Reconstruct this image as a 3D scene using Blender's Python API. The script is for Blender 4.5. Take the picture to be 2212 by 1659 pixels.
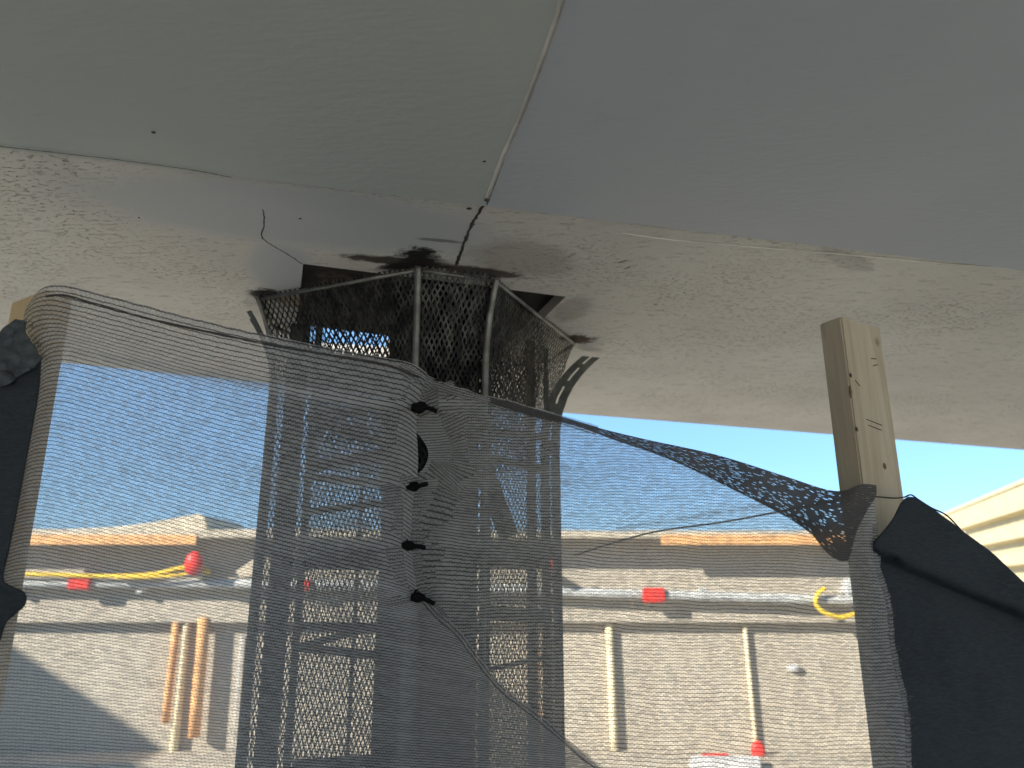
import bpy, bmesh, math, random
from mathutils import Vector, Matrix, noise
R = math.radians
random.seed(7)
for o in list(bpy.data.objects): bpy.data.objects.remove(o)
sc = bpy.context.scene

# ------------------------------------------------------------ camera, sky, sun
EYE = 1.5
PITCH = R(15.6)
cd = bpy.data.cameras.new("camera"); cd.sensor_width = 36; cd.lens = 26
cd.clip_start = 0.02; cd.clip_end = 3000
cam = bpy.data.objects.new("camera", cd); sc.collection.objects.link(cam)
cam.location = (0, 0, EYE); cam.rotation_euler = (R(90) + PITCH, 0, 0)
sc.camera = cam
cd.dof.use_dof = True; cd.dof.focus_distance = 1.2; cd.dof.aperture_fstop = 4.2
SUN_T = Vector((0.75, 0.5, -0.43)).normalized()          # the way sunlight travels
sl = bpy.data.lights.new("sun", 'SUN'); sl.energy = 4.2; sl.angle = R(0.5); sl.color = (1, .94, .83)
sun = bpy.data.objects.new("sun", sl); sc.collection.objects.link(sun)
sun.rotation_euler = SUN_T.to_track_quat('-Z', 'Y').to_euler()
w = bpy.data.worlds.new("World"); sc.world = w; w.use_nodes = True
nt = w.node_tree; bg = nt.nodes["Background"]
sky = nt.nodes.new("ShaderNodeTexSky"); sky.sky_type = 'NISHITA'; sky.sun_disc = False
sky.sun_elevation = math.asin(-SUN_T.z); sky.sun_rotation = math.atan2(-SUN_T.x, -SUN_T.y) % (2 * math.pi)
sky.ozone_density = 3.0; sky.air_density = 1.0; sky.dust_density = 0.1
tint = nt.nodes.new("ShaderNodeMix"); tint.data_type = 'RGBA'; tint.blend_type = 'MULTIPLY'; tint.inputs[0].default_value = 1
nt.links.new(sky.outputs[0], tint.inputs[6]); tint.inputs[7].default_value = (.62, .78, 1.0, 1)
even = nt.nodes.new("ShaderNodeMix"); even.data_type = 'RGBA'; even.inputs[0].default_value = .55
nt.links.new(tint.outputs[2], even.inputs[6]); even.inputs[7].default_value = (1.25, 2.45, 3.7, 1)
nt.links.new(even.outputs[2], bg.inputs[0]); bg.inputs[1].default_value = 0.075
sc.view_settings.view_transform = 'Standard'; sc.view_settings.look = 'None'
sc.view_settings.exposure = 1.98; sc.view_settings.gamma = 1
sc.cycles.max_bounces = 10; sc.cycles.diffuse_bounces = 6; sc.cycles.transparent_max_bounces = 40
sc.cycles.transmission_bounces = 8

# ------------------------------------------------------------ helpers
F = 1597.5; CX = 1106; CY = 829.5
cp, sp = math.cos(PITCH), math.sin(PITCH)
def ray(px, py):
    x = px - CX; y = CY - py
    return Vector((x, F * cp - y * sp, F * sp + y * cp))
def at(px, py, Y):                       # a point of the vertical plane y = Y
    d = ray(px, py); d = d * (Y / d.y); return Vector((d.x, d.y, d.z + EYE))
def atz(px, py, h):                      # a point of the horizontal plane h above the eye
    d = ray(px, py); d = d * (h / d.z); return Vector((d.x, d.y, d.z + EYE))
def tag(o, label=None, cat=None, group=None, kind=None):
    if label: o['label'] = label
    if cat: o['category'] = cat
    if group: o['group'] = group
    if kind: o['kind'] = kind
    return o
def empty(name, loc=(0, 0, 0), rz=0):
    o = bpy.data.objects.new(name, None); sc.collection.objects.link(o)
    o.location = loc; o.rotation_euler = (0, 0, rz); o.empty_display_size = .1
    return o
def link(name, bm, mat, parent=None, smooth=False):
    me = bpy.data.meshes.new(name); bm.normal_update(); bm.to_mesh(me); bm.free()
    if mat: me.materials.append(mat)
    if smooth:
        for p in me.polygons: p.use_smooth = True
    o = bpy.data.objects.new(name, me); sc.collection.objects.link(o)
    if parent: 
        o.parent = parent
        o.matrix_parent_inverse = Matrix.Identity(4)
        m = Matrix.Translation(parent.location) @ Matrix.Rotation(parent.rotation_euler.z, 4, 'Z')
        me.transform(m.inverted())
    return o
def box(bm, lo, hi, rot=0, org=None):
    M = Matrix.Identity(4)
    if rot:
        o = Vector(org); M = Matrix.Translation(o) @ Matrix.Rotation(rot, 4, 'Z') @ Matrix.Translation(-o)
    vs = [bm.verts.new(M @ Vector((x, y, z))) for z in (lo[2], hi[2]) for x, y in ((lo[0], lo[1]), (hi[0], lo[1]), (hi[0], hi[1]), (lo[0], hi[1]))]
    for f in ((3, 2, 1, 0), (4, 5, 6, 7), (0, 1, 5, 4), (1, 2, 6, 5), (2, 3, 7, 6), (3, 0, 4, 7)):
        bm.faces.new([vs[i] for i in f])
def bevel(bm, w=.003, s=2):
    bmesh.ops.bevel(bm, geom=list(bm.edges), offset=w, segments=s, affect='EDGES', clamp_overlap=True)
def extr(bm, poly, vec):
    """closed prism from a polygon"""
    vec = Vector(vec)
    a = [bm.verts.new(p) for p in poly]; b = [bm.verts.new(Vector(p) + vec) for p in poly]
    bm.faces.new(a); bm.faces.new(b[::-1]); n = len(a)
    for i in range(n):
        bm.faces.new((a[i], b[i], b[(i + 1) % n], a[(i + 1) % n]))
    bmesh.ops.recalc_face_normals(bm, faces=bm.faces)
def smoothpts(pts, k=6):
    """catmull-rom"""
    pts = [Vector(p) for p in pts]; out = []
    P = [pts[0]] + pts + [pts[-1]]
    for i in range(1, len(P) - 2):
        for j in range(k):
            t = j / k; a, b, c, d = P[i - 1], P[i], P[i + 1], P[i + 2]
            out.append(.5 * ((2 * b) + (c - a) * t + (2 * a - 5 * b + 4 * c - d) * t * t + (3 * b - a - 3 * c + d) * t ** 3))
    out.append(pts[-1]); return out
def tube(bm, pts, r, n=8, flat=1.0):
    pts = [Vector(p) for p in pts]; prev = None; ref = Vector((0, 0, 1))
    for i, p in enumerate(pts):
        t = (pts[min(i + 1, len(pts) - 1)] - pts[max(i - 1, 0)]).normalized()
        rf = ref if abs(t.z) < .95 else Vector((0, 1, 0))
        a = t.cross(rf).normalized(); b = t.cross(a).normalized()
        rr = r[i] if isinstance(r, (list, tuple)) else r
        ring = [bm.verts.new(p + a * math.cos(k * 2 * math.pi / n) * rr + b * math.sin(k * 2 * math.pi / n) * rr * flat) for k in range(n)]
        if prev:
            for k in range(n): bm.faces.new((prev[k], prev[(k + 1) % n], ring[(k + 1) % n], ring[k]))
        else: bm.faces.new(ring[::-1])
        prev = ring
    bm.faces.new(prev)
    bmesh.ops.recalc_face_normals(bm, faces=bm.faces)
def interp(tab, v):
    if v <= tab[0][0]: return tab[0][1]
    for (a, b), (c, d) in zip(tab, tab[1:]):
        if v <= c: return b + (d - b) * (v - a) / (c - a)
    return tab[-1][1]
def fbm(x, y, z=0, o=3):
    return noise.fractal(Vector((x, y, z)), .5, 2.0, o)

# ------------------------------------------------------------ materials
class M:
    def __init__(s, name):
        s.m = bpy.data.materials.new(name); s.m.use_nodes = True; s.t = s.m.node_tree; s.t.nodes.clear()
        s.out = s.n("ShaderNodeOutputMaterial")
    def n(s, typ, **k):
        x = s.t.nodes.new(typ)
        for a, b in k.items(): setattr(x, a, b)
        return x
    def l(s, a, b): s.t.links.new(a, b)
    def put(s, inp, v):
        if hasattr(v, 'links') or isinstance(v, bpy.types.NodeSocket): s.l(v, inp)
        else: inp.default_value = v
    def math(s, op, a, b=0, c=0, clamp=False):
        x = s.n("ShaderNodeMath", operation=op); x.use_clamp = clamp
        s.put(x.inputs[0], a); s.put(x.inputs[1], b); s.put(x.inputs[2], c); return x.outputs[0]
    def mix(s, f, a, b):
        x = s.n("ShaderNodeMix", data_type='RGBA'); s.put(x.inputs[0], f)
        s.put(x.inputs[6], a if hasattr(a, 'links') else (*a, 1)[:4]); s.put(x.inputs[7], b if hasattr(b, 'links') else (*b, 1)[:4])
        return x.outputs[2]
    def coord(s, which='Object', scale=(1, 1, 1), rot=(0, 0, 0)):
        c = s.n("ShaderNodeTexCoord"); m = s.n("ShaderNodeMapping")
        s.l(c.outputs[which], m.inputs[0]); m.inputs[3].default_value = scale; m.inputs[2].default_value = rot
        return m.outputs[0]
    def noise(s, vec, sc_=5, det=4, rough=.55, dist=0):
        x = s.n("ShaderNodeTexNoise"); s.l(vec, x.inputs['Vector']); x.inputs['Scale'].default_value = sc_
        x.inputs['Detail'].default_value = det; x.inputs['Roughness'].default_value = rough
        x.inputs['Distortion'].default_value = dist; return x.outputs[0]
    def ramp(s, f, a, b, lo=0.0, hi=1.0):
        x = s.n("ShaderNodeMapRange"); x.interpolation_type = 'SMOOTHSTEP'
        s.put(x.inputs[0], f); x.inputs[1].default_value = a; x.inputs[2].default_value = b
        x.inputs[3].default_value = lo; x.inputs[4].default_value = hi; return x.outputs[0]
    def bsdf(s, col, rough=.8, metal=0, bump=None, bd=.002, bs=1.0, spec=.3):
        b = s.n("ShaderNodeBsdfPrincipled"); s.put(b.inputs['Base Color'], col if hasattr(col, 'links') else (*col, 1)[:4])
        s.put(b.inputs['Roughness'], rough); b.inputs['Metallic'].default_value = metal
        b.inputs['Specular IOR Level'].default_value = spec
        if bump is not None:
            k = s.n("ShaderNodeBump"); s.l(bump, k.inputs['Height']); k.inputs['Distance'].default_value = bd
            k.inputs['Strength'].default_value = bs; s.l(k.outputs[0], b.inputs['Normal'])
        return b.outputs[0]
    def end(s, sh): s.l(sh, s.out.inputs[0]); return s.m

def simple(name, col, rough=.8, metal=0, var=.25, scale=8, bumpd=.001, bscale=60, spec=.3, stretch=(1, 1, 1)):
    m = M(name); v = m.coord('Object', stretch)
    n = m.noise(v, scale, 5, .6); c2 = tuple(x * (1 - var) for x in col); c3 = tuple(min(1, x * (1 + var * .5)) for x in col)
    c = m.mix(m.ramp(n, .3, .7), c2, c3)
    return m.end(m.bsdf(c, rough, metal, m.noise(v, bscale, 3), bumpd, 1, spec))

def dot_mask(m, vec, cx, cy, rx, ry, ang, edge, nz):
    """1 inside an uneven blot at (cx,cy) metres"""
    mp = m.n("ShaderNodeMapping", vector_type='TEXTURE'); m.l(vec, mp.inputs[0])
    mp.inputs[1].default_value = (cx, cy, 0); mp.inputs[2].default_value = (0, 0, ang); mp.inputs[3].default_value = (rx, ry, 1)
    s = m.n("ShaderNodeSeparateXYZ"); m.l(mp.outputs[0], s.inputs[0])
    d = m.math('SQRT', m.math('ADD', m.math('MULTIPLY', s.outputs[0], s.outputs[0]), m.math('MULTIPLY', s.outputs[1], s.outputs[1])))
    d = m.math('ADD', d, m.math('MULTIPLY', m.math('SUBTRACT', nz, .5), edge))
    return m.ramp(d, .55, 1.05, 1, 0)

H = .60                                    # height of the soffit above the eye
ZS = EYE + H
YAW = R(15)

def soffit_mat():
    m = M("soffit_stucco"); v = m.coord('Object', (1, 1, 1), (0, 0, -YAW))
    raw = m.coord('Object')
    st = m.coord('Object', (.45, 1.4, 1), (0, 0, -YAW))
    base = m.mix(m.ramp(m.noise(v, 2.2, 5, .6), .3, .7), (.53, .505, .465), (.62, .595, .55))
    base = m.mix(m.ramp(m.noise(st, 30, 6, .7), .42, .72, 0, .5), base, (.52, .49, .44))
    # smooth repaired, bluish patch round the opening and to its left
    nz = m.noise(raw, 9, 5, .65)
    p = atz(640, 470, H)
    patch = dot_mask(m, raw, p.x, p.y, .42, .135, R(13), .35, nz)
    p = atz(610, 585, H); patch2 = dot_mask(m, raw, p.x, p.y, .075, .16, R(15), .3, nz)
    patch = m.math('MAXIMUM', patch, patch2)
    base = m.mix(m.math('MULTIPLY', patch, .85), base, (.40, .415, .43))
    # pits: small dark specks, clustered
    cl = m.ramp(m.noise(v, 3.3, 3, .5), .42, .68)
    pits = m.ramp(m.noise(m.coord('Object', (.55, 1.2, 1), (0, 0, -YAW)), 150, 3, .6), .57, .66)
    far = m.ramp(m.noise(m.coord('Object', (.35, 1.3, 1), (0, 0, -YAW)), 95, 3, .6), .60, .68)
    pm = m.math('MULTIPLY', m.math('MAXIMUM', m.math('MULTIPLY', pits, m.math('ADD', m.math('MULTIPLY', cl, .8), .12)), m.math('MULTIPLY', far, .45)), m.math('SUBTRACT', 1, patch))
    base = m.mix(m.math('MULTIPLY', pm, .60), base, (.20, .18, .15))
    # grime round the opening
    fine = m.noise(m.coord('Object', (1, 1.4, 1), (0, 0, -YAW)), 24, 6, .8)
    def blot(px, py, rx, ry, ang, e, c, k):
        nonlocal base
        q = atz(px, py, H); base = m.mix(m.math('MULTIPLY', dot_mask(m, raw, q.x, q.y, rx, ry, R(ang), e, fine), k), base, c)
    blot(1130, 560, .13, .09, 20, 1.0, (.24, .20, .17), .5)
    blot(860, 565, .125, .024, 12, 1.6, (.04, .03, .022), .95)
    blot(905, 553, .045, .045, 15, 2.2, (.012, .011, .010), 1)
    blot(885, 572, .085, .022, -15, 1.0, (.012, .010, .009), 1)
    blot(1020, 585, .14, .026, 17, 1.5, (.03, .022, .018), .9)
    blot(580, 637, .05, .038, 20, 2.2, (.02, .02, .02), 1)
    blot(640, 650, .05, .05, 20, 1.0, (.28, .20, .10), .7)
    blot(1252, 733, .05, .035, 20, 2.0, (.05, .028, .012), 1)
    blot(1235, 668, .05, .10, 15, 1.2, (.20, .17, .15), .45)
    blot(955, 520, .05, .008, 12, 1.4, (.14, .14, .14), .8)
    blot(1345, 565, .014, .0035, -44, .7, (.20, .11, .04), .9)
    blot(1356, 578, .010, .002, -50, .7, (.05, .03, .02), .9)
    blot(1416, 658, .008, .002, -40, .7, (.06, .04, .03), .9)
    blot(1830, 560, .10, .03, 40, 1.2, (.36, .34, .31), .5)
    h = m.math('ADD', m.math('MULTIPLY', m.noise(st, 55, 5, .65), .5), m.math('MULTIPLY', m.noise(v, 16, 4), .12))
    h = m.math('SUBTRACT', h, m.math('MULTIPLY', pm, .9))
    h = m.math('MULTIPLY', h, m.math('SUBTRACT', 1, m.math('MULTIPLY', patch, .8)))
    return m.end(m.bsdf(base, .8, 0, h, .0045, 1.0, .25))
def ceil_mat(name, c1, c2):
    m = M(name); v = m.coord('Object', (.5, 1.6, 1), (0, 0, -YAW)); v1 = m.coord('Object')
    base = m.mix(m.ramp(m.noise(v1, 1.3, 3, .5), .3, .7), c1, c2)
    base = m.mix(m.ramp(m.noise(v, 34, 4, .6), .55, .8, 0, .22), base, tuple(x * .72 for x in c1))
    sp_ = m.ramp(m.noise(v1, 42, 2, .5), .80, .86)
    base = m.mix(m.math('MULTIPLY', sp_, .6), base, (.10, .09, .08))
    h = m.math('ADD', m.noise(v, 70, 3, .6), m.math('MULTIPLY', m.noise(v1, 3, 2), .6))
    return m.end(m.bsdf(base, .62, 0, h, .0018, .6, .3))
def wood_mat(name, c1, c2, sx=(14, 14, 1.2)):
    m = M(name); v = m.coord('Object', sx)
    g = m.noise(v, 3, 6, .65, .6); base = m.mix(m.ramp(g, .3, .72), c1, c2)
    v2 = m.coord('Object', (1, 1, .6)); k = m.ramp(m.noise(v2, 22, 2, .5), .72, .78)
    base = m.mix(m.math('MULTIPLY', k, .75), base, (.10, .06, .03))
    base = m.mix(m.ramp(m.noise(v2, 6, 4, .7), .55, .75, 0, .45), base, (.30, .25, .18))
    return m.end(m.bsdf(base, .8, 0, g, .0015, .8))
def cloth_mat(name, tape, thread, base_op=.26, rnd=.34, line=.115):
    m = M(name); c = m.n("ShaderNodeTexCoord"); s = m.n("ShaderNodeSeparateXYZ"); m.l(c.outputs['UV'], s.inputs[0])
    u, v = s.outputs[0], s.outputs[1]
    wob = m.noise(c.outputs['UV'], .35, 3, .6)
    fu = m.math('FRACT', u)
    zig = m.math('MULTIPLY', m.math('SUBTRACT', fu, .5), .08)
    vv = m.math('ADD', m.math('ADD', v, zig), m.math('MULTIPLY', wob, .5))
    fv = m.math('FRACT', vv)
    dl = m.math('MINIMUM', fv, m.math('SUBTRACT', 1, fv))
    lw = m.math('ADD', line - .03, m.math('MULTIPLY', m.noise(c.outputs['UV'], 1.7, 2), .06))
    ln = m.math('SUBTRACT', 1, m.math('DIVIDE', m.math('SUBTRACT', dl, m.math('SUBTRACT', lw, .03)), .06, 0, True), 0, True)
    half = m.math('GREATER_THAN', fv, .5)
    u2 = m.math('ADD', u, m.math('MULTIPLY', half, .5)); f2 = m.math('FRACT', u2)
    sep = m.math('LESS_THAN', m.math('MINIMUM', f2, m.math('SUBTRACT', 1, f2)), .13)
    mid = m.math('LESS_THAN', m.math('ABSOLUTE', m.math('SUBTRACT', fv, .5)), .06)
    cv = m.n("ShaderNodeCombineXYZ"); m.l(m.math('FLOOR', u2), cv.inputs[0]); m.l(m.math('FLOOR', m.math('MULTIPLY', vv, 2)), cv.inputs[1])
    wn = m.n("ShaderNodeTexWhiteNoise", noise_dimensions='2D'); m.l(cv.outputs[0], wn.inputs['Vector'])
    r = m.math('POWER', wn.outputs['Value'], 1.5)
    op = m.math('ADD', m.math('MULTIPLY', r, rnd), base_op)
    op = m.math('ADD', op, m.math('MULTIPLY', sep, .22)); op = m.math('ADD', op, m.math('MULTIPLY', mid, .14))
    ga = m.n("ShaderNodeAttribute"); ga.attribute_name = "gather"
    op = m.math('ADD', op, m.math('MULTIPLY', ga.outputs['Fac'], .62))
    if base_op > .6:
        op = m.math('ADD', m.math('MULTIPLY', m.math('LESS_THAN', wn.outputs['Value'], .93), .80), .19)
    op = m.math('MAXIMUM', op, m.math('MULTIPLY', ln, .88), 0, True)
    col = m.mix(m.math('MULTIPLY', ln, .9), tape, thread)
    d = m.n("ShaderNodeBsdfDiffuse"); m.l(col, d.inputs[0]); tr = m.n("ShaderNodeBsdfTranslucent"); m.l(col, tr.inputs[0])
    mx = m.n("ShaderNodeMixShader"); mx.inputs[0].default_value = .45; m.l(d.outputs[0], mx.inputs[1]); m.l(tr.outputs[0], mx.inputs[2])
    tp = m.n("ShaderNodeBsdfTransparent"); fx = m.n("ShaderNodeMixShader")
    m.l(op, fx.inputs[0]); m.l(tp.outputs[0], fx.inputs[1]); m.l(mx.outputs[0], fx.inputs[2])
    return m.end(fx.outputs[0])
def lath_mat():
    m = M("lath_metal"); c = m.n("ShaderNodeTexCoord"); s = m.n("ShaderNodeSeparateXYZ"); m.l(c.outputs['UV'], s.inputs[0])
    u, v = s.outputs[0], s.outputs[1]; nz = m.math('MULTIPLY', m.noise(c.outputs['UV'], .6, 2), .5)
    a = m.math('FRACT', m.math('ADD', m.math('ADD', u, v), nz)); b = m.math('FRACT', m.math('SUBTRACT', m.math('SUBTRACT', u, v), nz))
    da = m.math('MINIMUM', a, m.math('SUBTRACT', 1, a)); db = m.math('MINIMUM', b, m.math('SUBTRACT', 1, b))
    wire = m.math('LESS_THAN', m.math('MINIMUM', da, db), .15)
    col = m.mix(m.ramp(m.noise(c.outputs['UV'], .5, 4), .4, .65), (.014, .016, .016), (.07, .07, .066))
    sh = m.bsdf(col, .45, .75, None); tp = m.n("ShaderNodeBsdfTransparent"); fx = m.n("ShaderNodeMixShader")
    m.l(wire, fx.inputs[0]); m.l(tp.outputs[0], fx.inputs[1]); m.l(sh, fx.inputs[2])
    return m.end(fx.outputs[0])
def weave_mat(name, c1, c2, rough=.95):
    m = M(name); v = m.coord('Object', (1, 1, 1)); n = m.noise(v, 4, 5, .6)
    f = m.noise(m.coord('Object', (60, 60, 520)), 2.0, 3, .7)
    c = m.mix(m.ramp(n, .3, .7), c1, c2); c = m.mix(m.ramp(f, .3, .8, 0, .4), c, tuple(min(1, x * 2.1) for x in c2))
    return m.end(m.bsdf(c, rough, 0, m.math('ADD', f, n), .002, .6, .1))
def wall_mat():
    m = M("beige_wall"); v = m.coord('Object', (3, 1, .35)); v1 = m.coord('Object')
    c = m.mix(m.ramp(m.noise(v, 2.4, 5, .6), .3, .7), (.43, .375, .295), (.48, .43, .345))
    c = m.mix(m.ramp(m.noise(v1, 6, 6, .7), .58, .75, 0, .3), c, (.32, .28, .22))
    return m.end(m.bsdf(c, .85, 0, m.noise(v1, 25, 4), .006, .5))

MT = dict(rust=simple("brown_stain", (.22, .15, .085), .9, 0, .5, 40),
    soffit=soffit_mat(), cl=ceil_mat("ceiling_paint_left", (.365, .39, .37), (.415, .435, .415)),
    cr=ceil_mat("ceiling_paint_right", (.36, .385, .42), (.41, .435, .465)),
    edge=simple("slab_edge", (.55, .50, .42)), crack=simple("crack_dirt", (.05, .04, .035)),
    caulk=simple("caulk", (.62, .60, .55)), lit_edge=simple("lit_edge_paint", (.86, .83, .76)),
    wood=wood_mat("pale_timber", (.40, .34, .25), (.52, .46, .36)), wood2=wood_mat("tan_timber", (.58, .43, .24), (.68, .53, .34)),
    dwood=wood_mat("dark_board", (.016, .013, .011), (.035, .027, .02), (2, 14, 14)),
    mesh=cloth_mat("shade_mesh", (.45, .46, .475), (.032, .030, .033), .38, .26, .125),
    mesh_dense=cloth_mat("shade_mesh_folded", (.15, .145, .15), (.02, .019, .02), .72, .30, .15),
    tarp=weave_mat("black_tarp", (.028, .034, .043), (.043, .051, .062)),
    tarpg=weave_mat("grey_tarp", (.055, .062, .072), (.09, .10, .112)),
    steel=simple("galvanised_rod", (.20, .20, .19), .5, .7, .4, 30), strap=simple("dull_strap", (.11, .115, .105), .6, .5, .4, 20),
    post=simple("dark_post", (.018, .020, .023), .9, 0, .3, 6), lath=lath_mat(), tie=simple("black_tie", (.006, .006, .007), .8, spec=.1),
    ground=simple("ground_concrete", (.59, .545, .465), .9, 0, .2, 1.2, .006, 20), wall=wall_mat(),
    fascia=simple("cream_fascia", (.55, .48, .36), .7, 0, .15), orange=simple("orange_trim", (.82, .43, .17), .7, 0, .2),
    rail=simple("white_rail", (.52, .53, .51), .5, 0, .15), red=simple("red_reflector", (.80, .03, .015), .4, 0, .2),
    yellow=simple("yellow_cord", (.85, .58, .04), .6, 0, .2), pole=simple("cream_pole", (.80, .70, .46), .6, 0, .15),
    corr=simple("cream_steel", (.42, .355, .21), .5, .0, .12, 5), white=simple("white_paint", (.62, .62, .61), .5, 0, .1),
    cable=simple("dark_cable", (.02, .02, .025), .6, 0, .3, 30), grey=simple("grey_board", (.33, .32, .31), .8),
)

# ------------------------------------------------------------ setting: ground
bm = bmesh.new(); box(bm, (-400, -400, -.2), (400, 400, 0))
tag(link("ground", bm, MT['ground']), kind='structure')

# ------------------------------------------------------------ setting: soffit with its opening, and the ceiling panels
def line2(p, q, x): return p[1] + (q[1] - p[1]) * (x - p[0]) / (q[0] - p[0])
pa, pb = atz(0, 315, H), atz(2212, 581, H)
qa, qb = atz(120, 782, H), atz(2212, 972, H); qm = atz(1230, 893, H)
XL, XR = -4.5, 7.0
L1 = lambda x: line2(pa, pb, x)
def L2(x):
    return line2(qa, qm, x) if x < qm.x else line2(qm, qb, x)
h1 = atz(655, 570, H); h2 = atz(1222, 641, H)
e1 = (h2 - h1).normalized(); e2 = Vector((-e1.y, e1.x, 0))
h4 = h1 + e2 * .56; h3 = h2 + e2 * .50
HOLE = [h1, h2, h3, h4]
T = .028
OUT = [Vector((XL, L1(XL), ZS)), Vector((XR, L1(XR), ZS)), Vector((XR, L2(XR), ZS)), Vector((qm.x, qm.y, ZS)), Vector((XL, L2(XL), ZS))]
bm = bmesh.new()
def lay(z, flip):
    o = [bm.verts.new((p.x, p.y, z)) for p in OUT]; h = [bm.verts.new((p.x, p.y, z)) for p in HOLE]
    fs = [(o[0], o[1], h[1], h[0]), (o[1], o[2], h[2], h[1]), (o[2], o[3], h[2]), (o[3], h[3], h[2]), (o[3], o[4], h[3]), (o[4], o[0], h[0], h[3])]
    for f in fs: bm.faces.new(f[::-1] if flip else f)
    return o, h
o0, g0 = lay(ZS, True); o1, g1 = lay(ZS + T, False)
for a, b in ((o0, o1), (g0, g1)):
    for i in range(len(a)): bm.faces.new((a[i], a[(i + 1) % len(a)], b[(i + 1) % len(a)], b[i]))
bmesh.ops.recalc_face_normals(bm, faces=bm.faces)
soffit = tag(link("ceiling_soffit", bm, MT['soffit']), kind='structure')
s0, s1 = atz(1212, 0, H), atz(1050, 432, H)
def seamx(y): return s0.x + (s1.x - s0.x) * (y - s0.y) / (s1.y - s0.y)
ys = s1.y
def panel(name, pts, mat):
    bm = bmesh.new(); extr(bm, [Vector((x, y, ZS - .004)) for x, y in pts], (0, 0, .03)); return tag(link(name, bm, mat), kind='structure')
BK = -4.0; g = .0012
def l1g(x): return L1(x) - .0008
panel("ceiling_panel", [(XL, BK), (seamx(BK) - g, BK), (seamx(ys) - g, l1g(seamx(ys))), (XL, l1g(XL))], MT['cl'])
panel("ceiling_panel", [(seamx(BK) + g, BK), (XR, BK), (XR, l1g(XR)), (seamx(ys) + g, l1g(seamx(ys)))], MT['cr'])
# roof deck above the panels, and an unseen side wall added to stop the sun
bm = bmesh.new(); extr(bm, [Vector((x, y, ZS + .05)) for x, y in ((XL, BK), (XR, BK), (XR, L1(XR) - .02), (h2.x + .3, L1(h2.x + .3) - .05), (XL, L1(XL) - .02))], (0, 0, .04))
tag(link("roof_deck", bm, MT['edge']), kind='structure')
bm = bmesh.new(); box(bm, (-2.25, BK, 0), (-2.2, .62, ZS - .01)); tag(link("sun_stop_wall", bm, MT['edge']), kind='structure')
# seam bead and cracks
def ribbon_pts(pxs, dz=0, k=5, jit=.0012):
    pts = smoothpts([atz(x, y, H + dz) for x, y in pxs], k)
    return [p + Vector((random.uniform(-jit, jit), random.uniform(-jit, jit), 0)) for p in pts]
def crack(name, pxs, w, mat, kind='structure', dz=0, flat=.35, jit=.0012, k=5):
    bm = bmesh.new(); pts = ribbon_pts(pxs, dz, k, jit); n = len(pts)
    tube(bm, pts, w if 'bead' in name else [w * (.6 + .8 * abs(fbm(i * .37, w * 900, 1))) for i in range(n)], 6, flat)
    return tag(link(name, bm, mat, None, True), kind=kind)
crack("ceiling_seam_bead", [(1222, -60), (1210, 0), (1196, 50), (1160, 150), (1118, 260), (1080, 350), (1050, 430)], .0026, MT['caulk'], dz=-.004, jit=.0001, k=12)
crack("ceiling_seam_gap", [(1228, -60), (1218, 0), (1204, 50), (1168, 150), (1125, 260), (1086, 350), (1052, 434)], .0016, MT['grey'], dz=-.0062, jit=.0002, k=12)
crack("soffit_crack", [(1051, 432), (1034, 460), (1020, 484), (1006, 518), (996, 545), (986, 572)], .0032, MT['crack'], dz=-.0005, k=6)
crack("soffit_crack", [(568, 452), (572, 480), (566, 512), (585, 528), (606, 540), (632, 556), (652, 570)], .0013, MT['crack'], dz=-.0002, k=6)
crack("soffit_lit_edge_bead", [(1340, 503), (1450, 518), (1560, 528), (1700, 540), (1850, 552), (2000, 566), (2212, 583), (2300, 592)], .0017, MT['lit_edge'], dz=-.001, jit=.0005, k=14)  # thin bead in a bright colour, painting the lit edge line
crack("soffit_edge_gap", [(-60, 309), (0, 316), (130, 331), (260, 346), (400, 365), (500, 383)], .0011, MT['crack'], dz=-.0062, jit=.0004, k=14)
for (x, y, r) in ((1052, 432, .0045), (1014, 450, .0042), (1021, 484, .004), (1046, 349, .002), (332, 286, .003), (648, 472, .0026), (300, 470, .002)):
    bm = bmesh.new(); p = atz(x, y, H - .0065 if y < 450 else H); bmesh.ops.create_icosphere(bm, subdivisions=1, radius=r)
    for v_ in bm.verts: v_.co = Vector((v_.co.x * random.uniform(.8, 1.5), v_.co.y * random.uniform(.7, 1.1), v_.co.z * .5)) + p
    tag(link("ceiling_dirt_spot", bm, MT['crack'], None, True), kind='structure')

# dark board lying over the opening
bm = bmesh.new(); o = h1 - e1 * .35 - e2 * .25
A_ = [o, o + e1 * 1.3, o + e1 * 1.3 + e2 * 1.0, o + e1 * .60 + e2 * 1.0, o + e1 * .59 + e2 * .70, o + e1 * .33 + e2 * .68, o + e1 * .30 + e2 * 1.0, o + e2 * 1.0]
extr(bm, [Vector((p.x, p.y, ZS + T + .001)) for p in A_], (0, 0, .02))
tag(link("dark_board", bm, MT['dwood']), "dark stained board lying above the rectangular opening in the soffit", "board")

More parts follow.
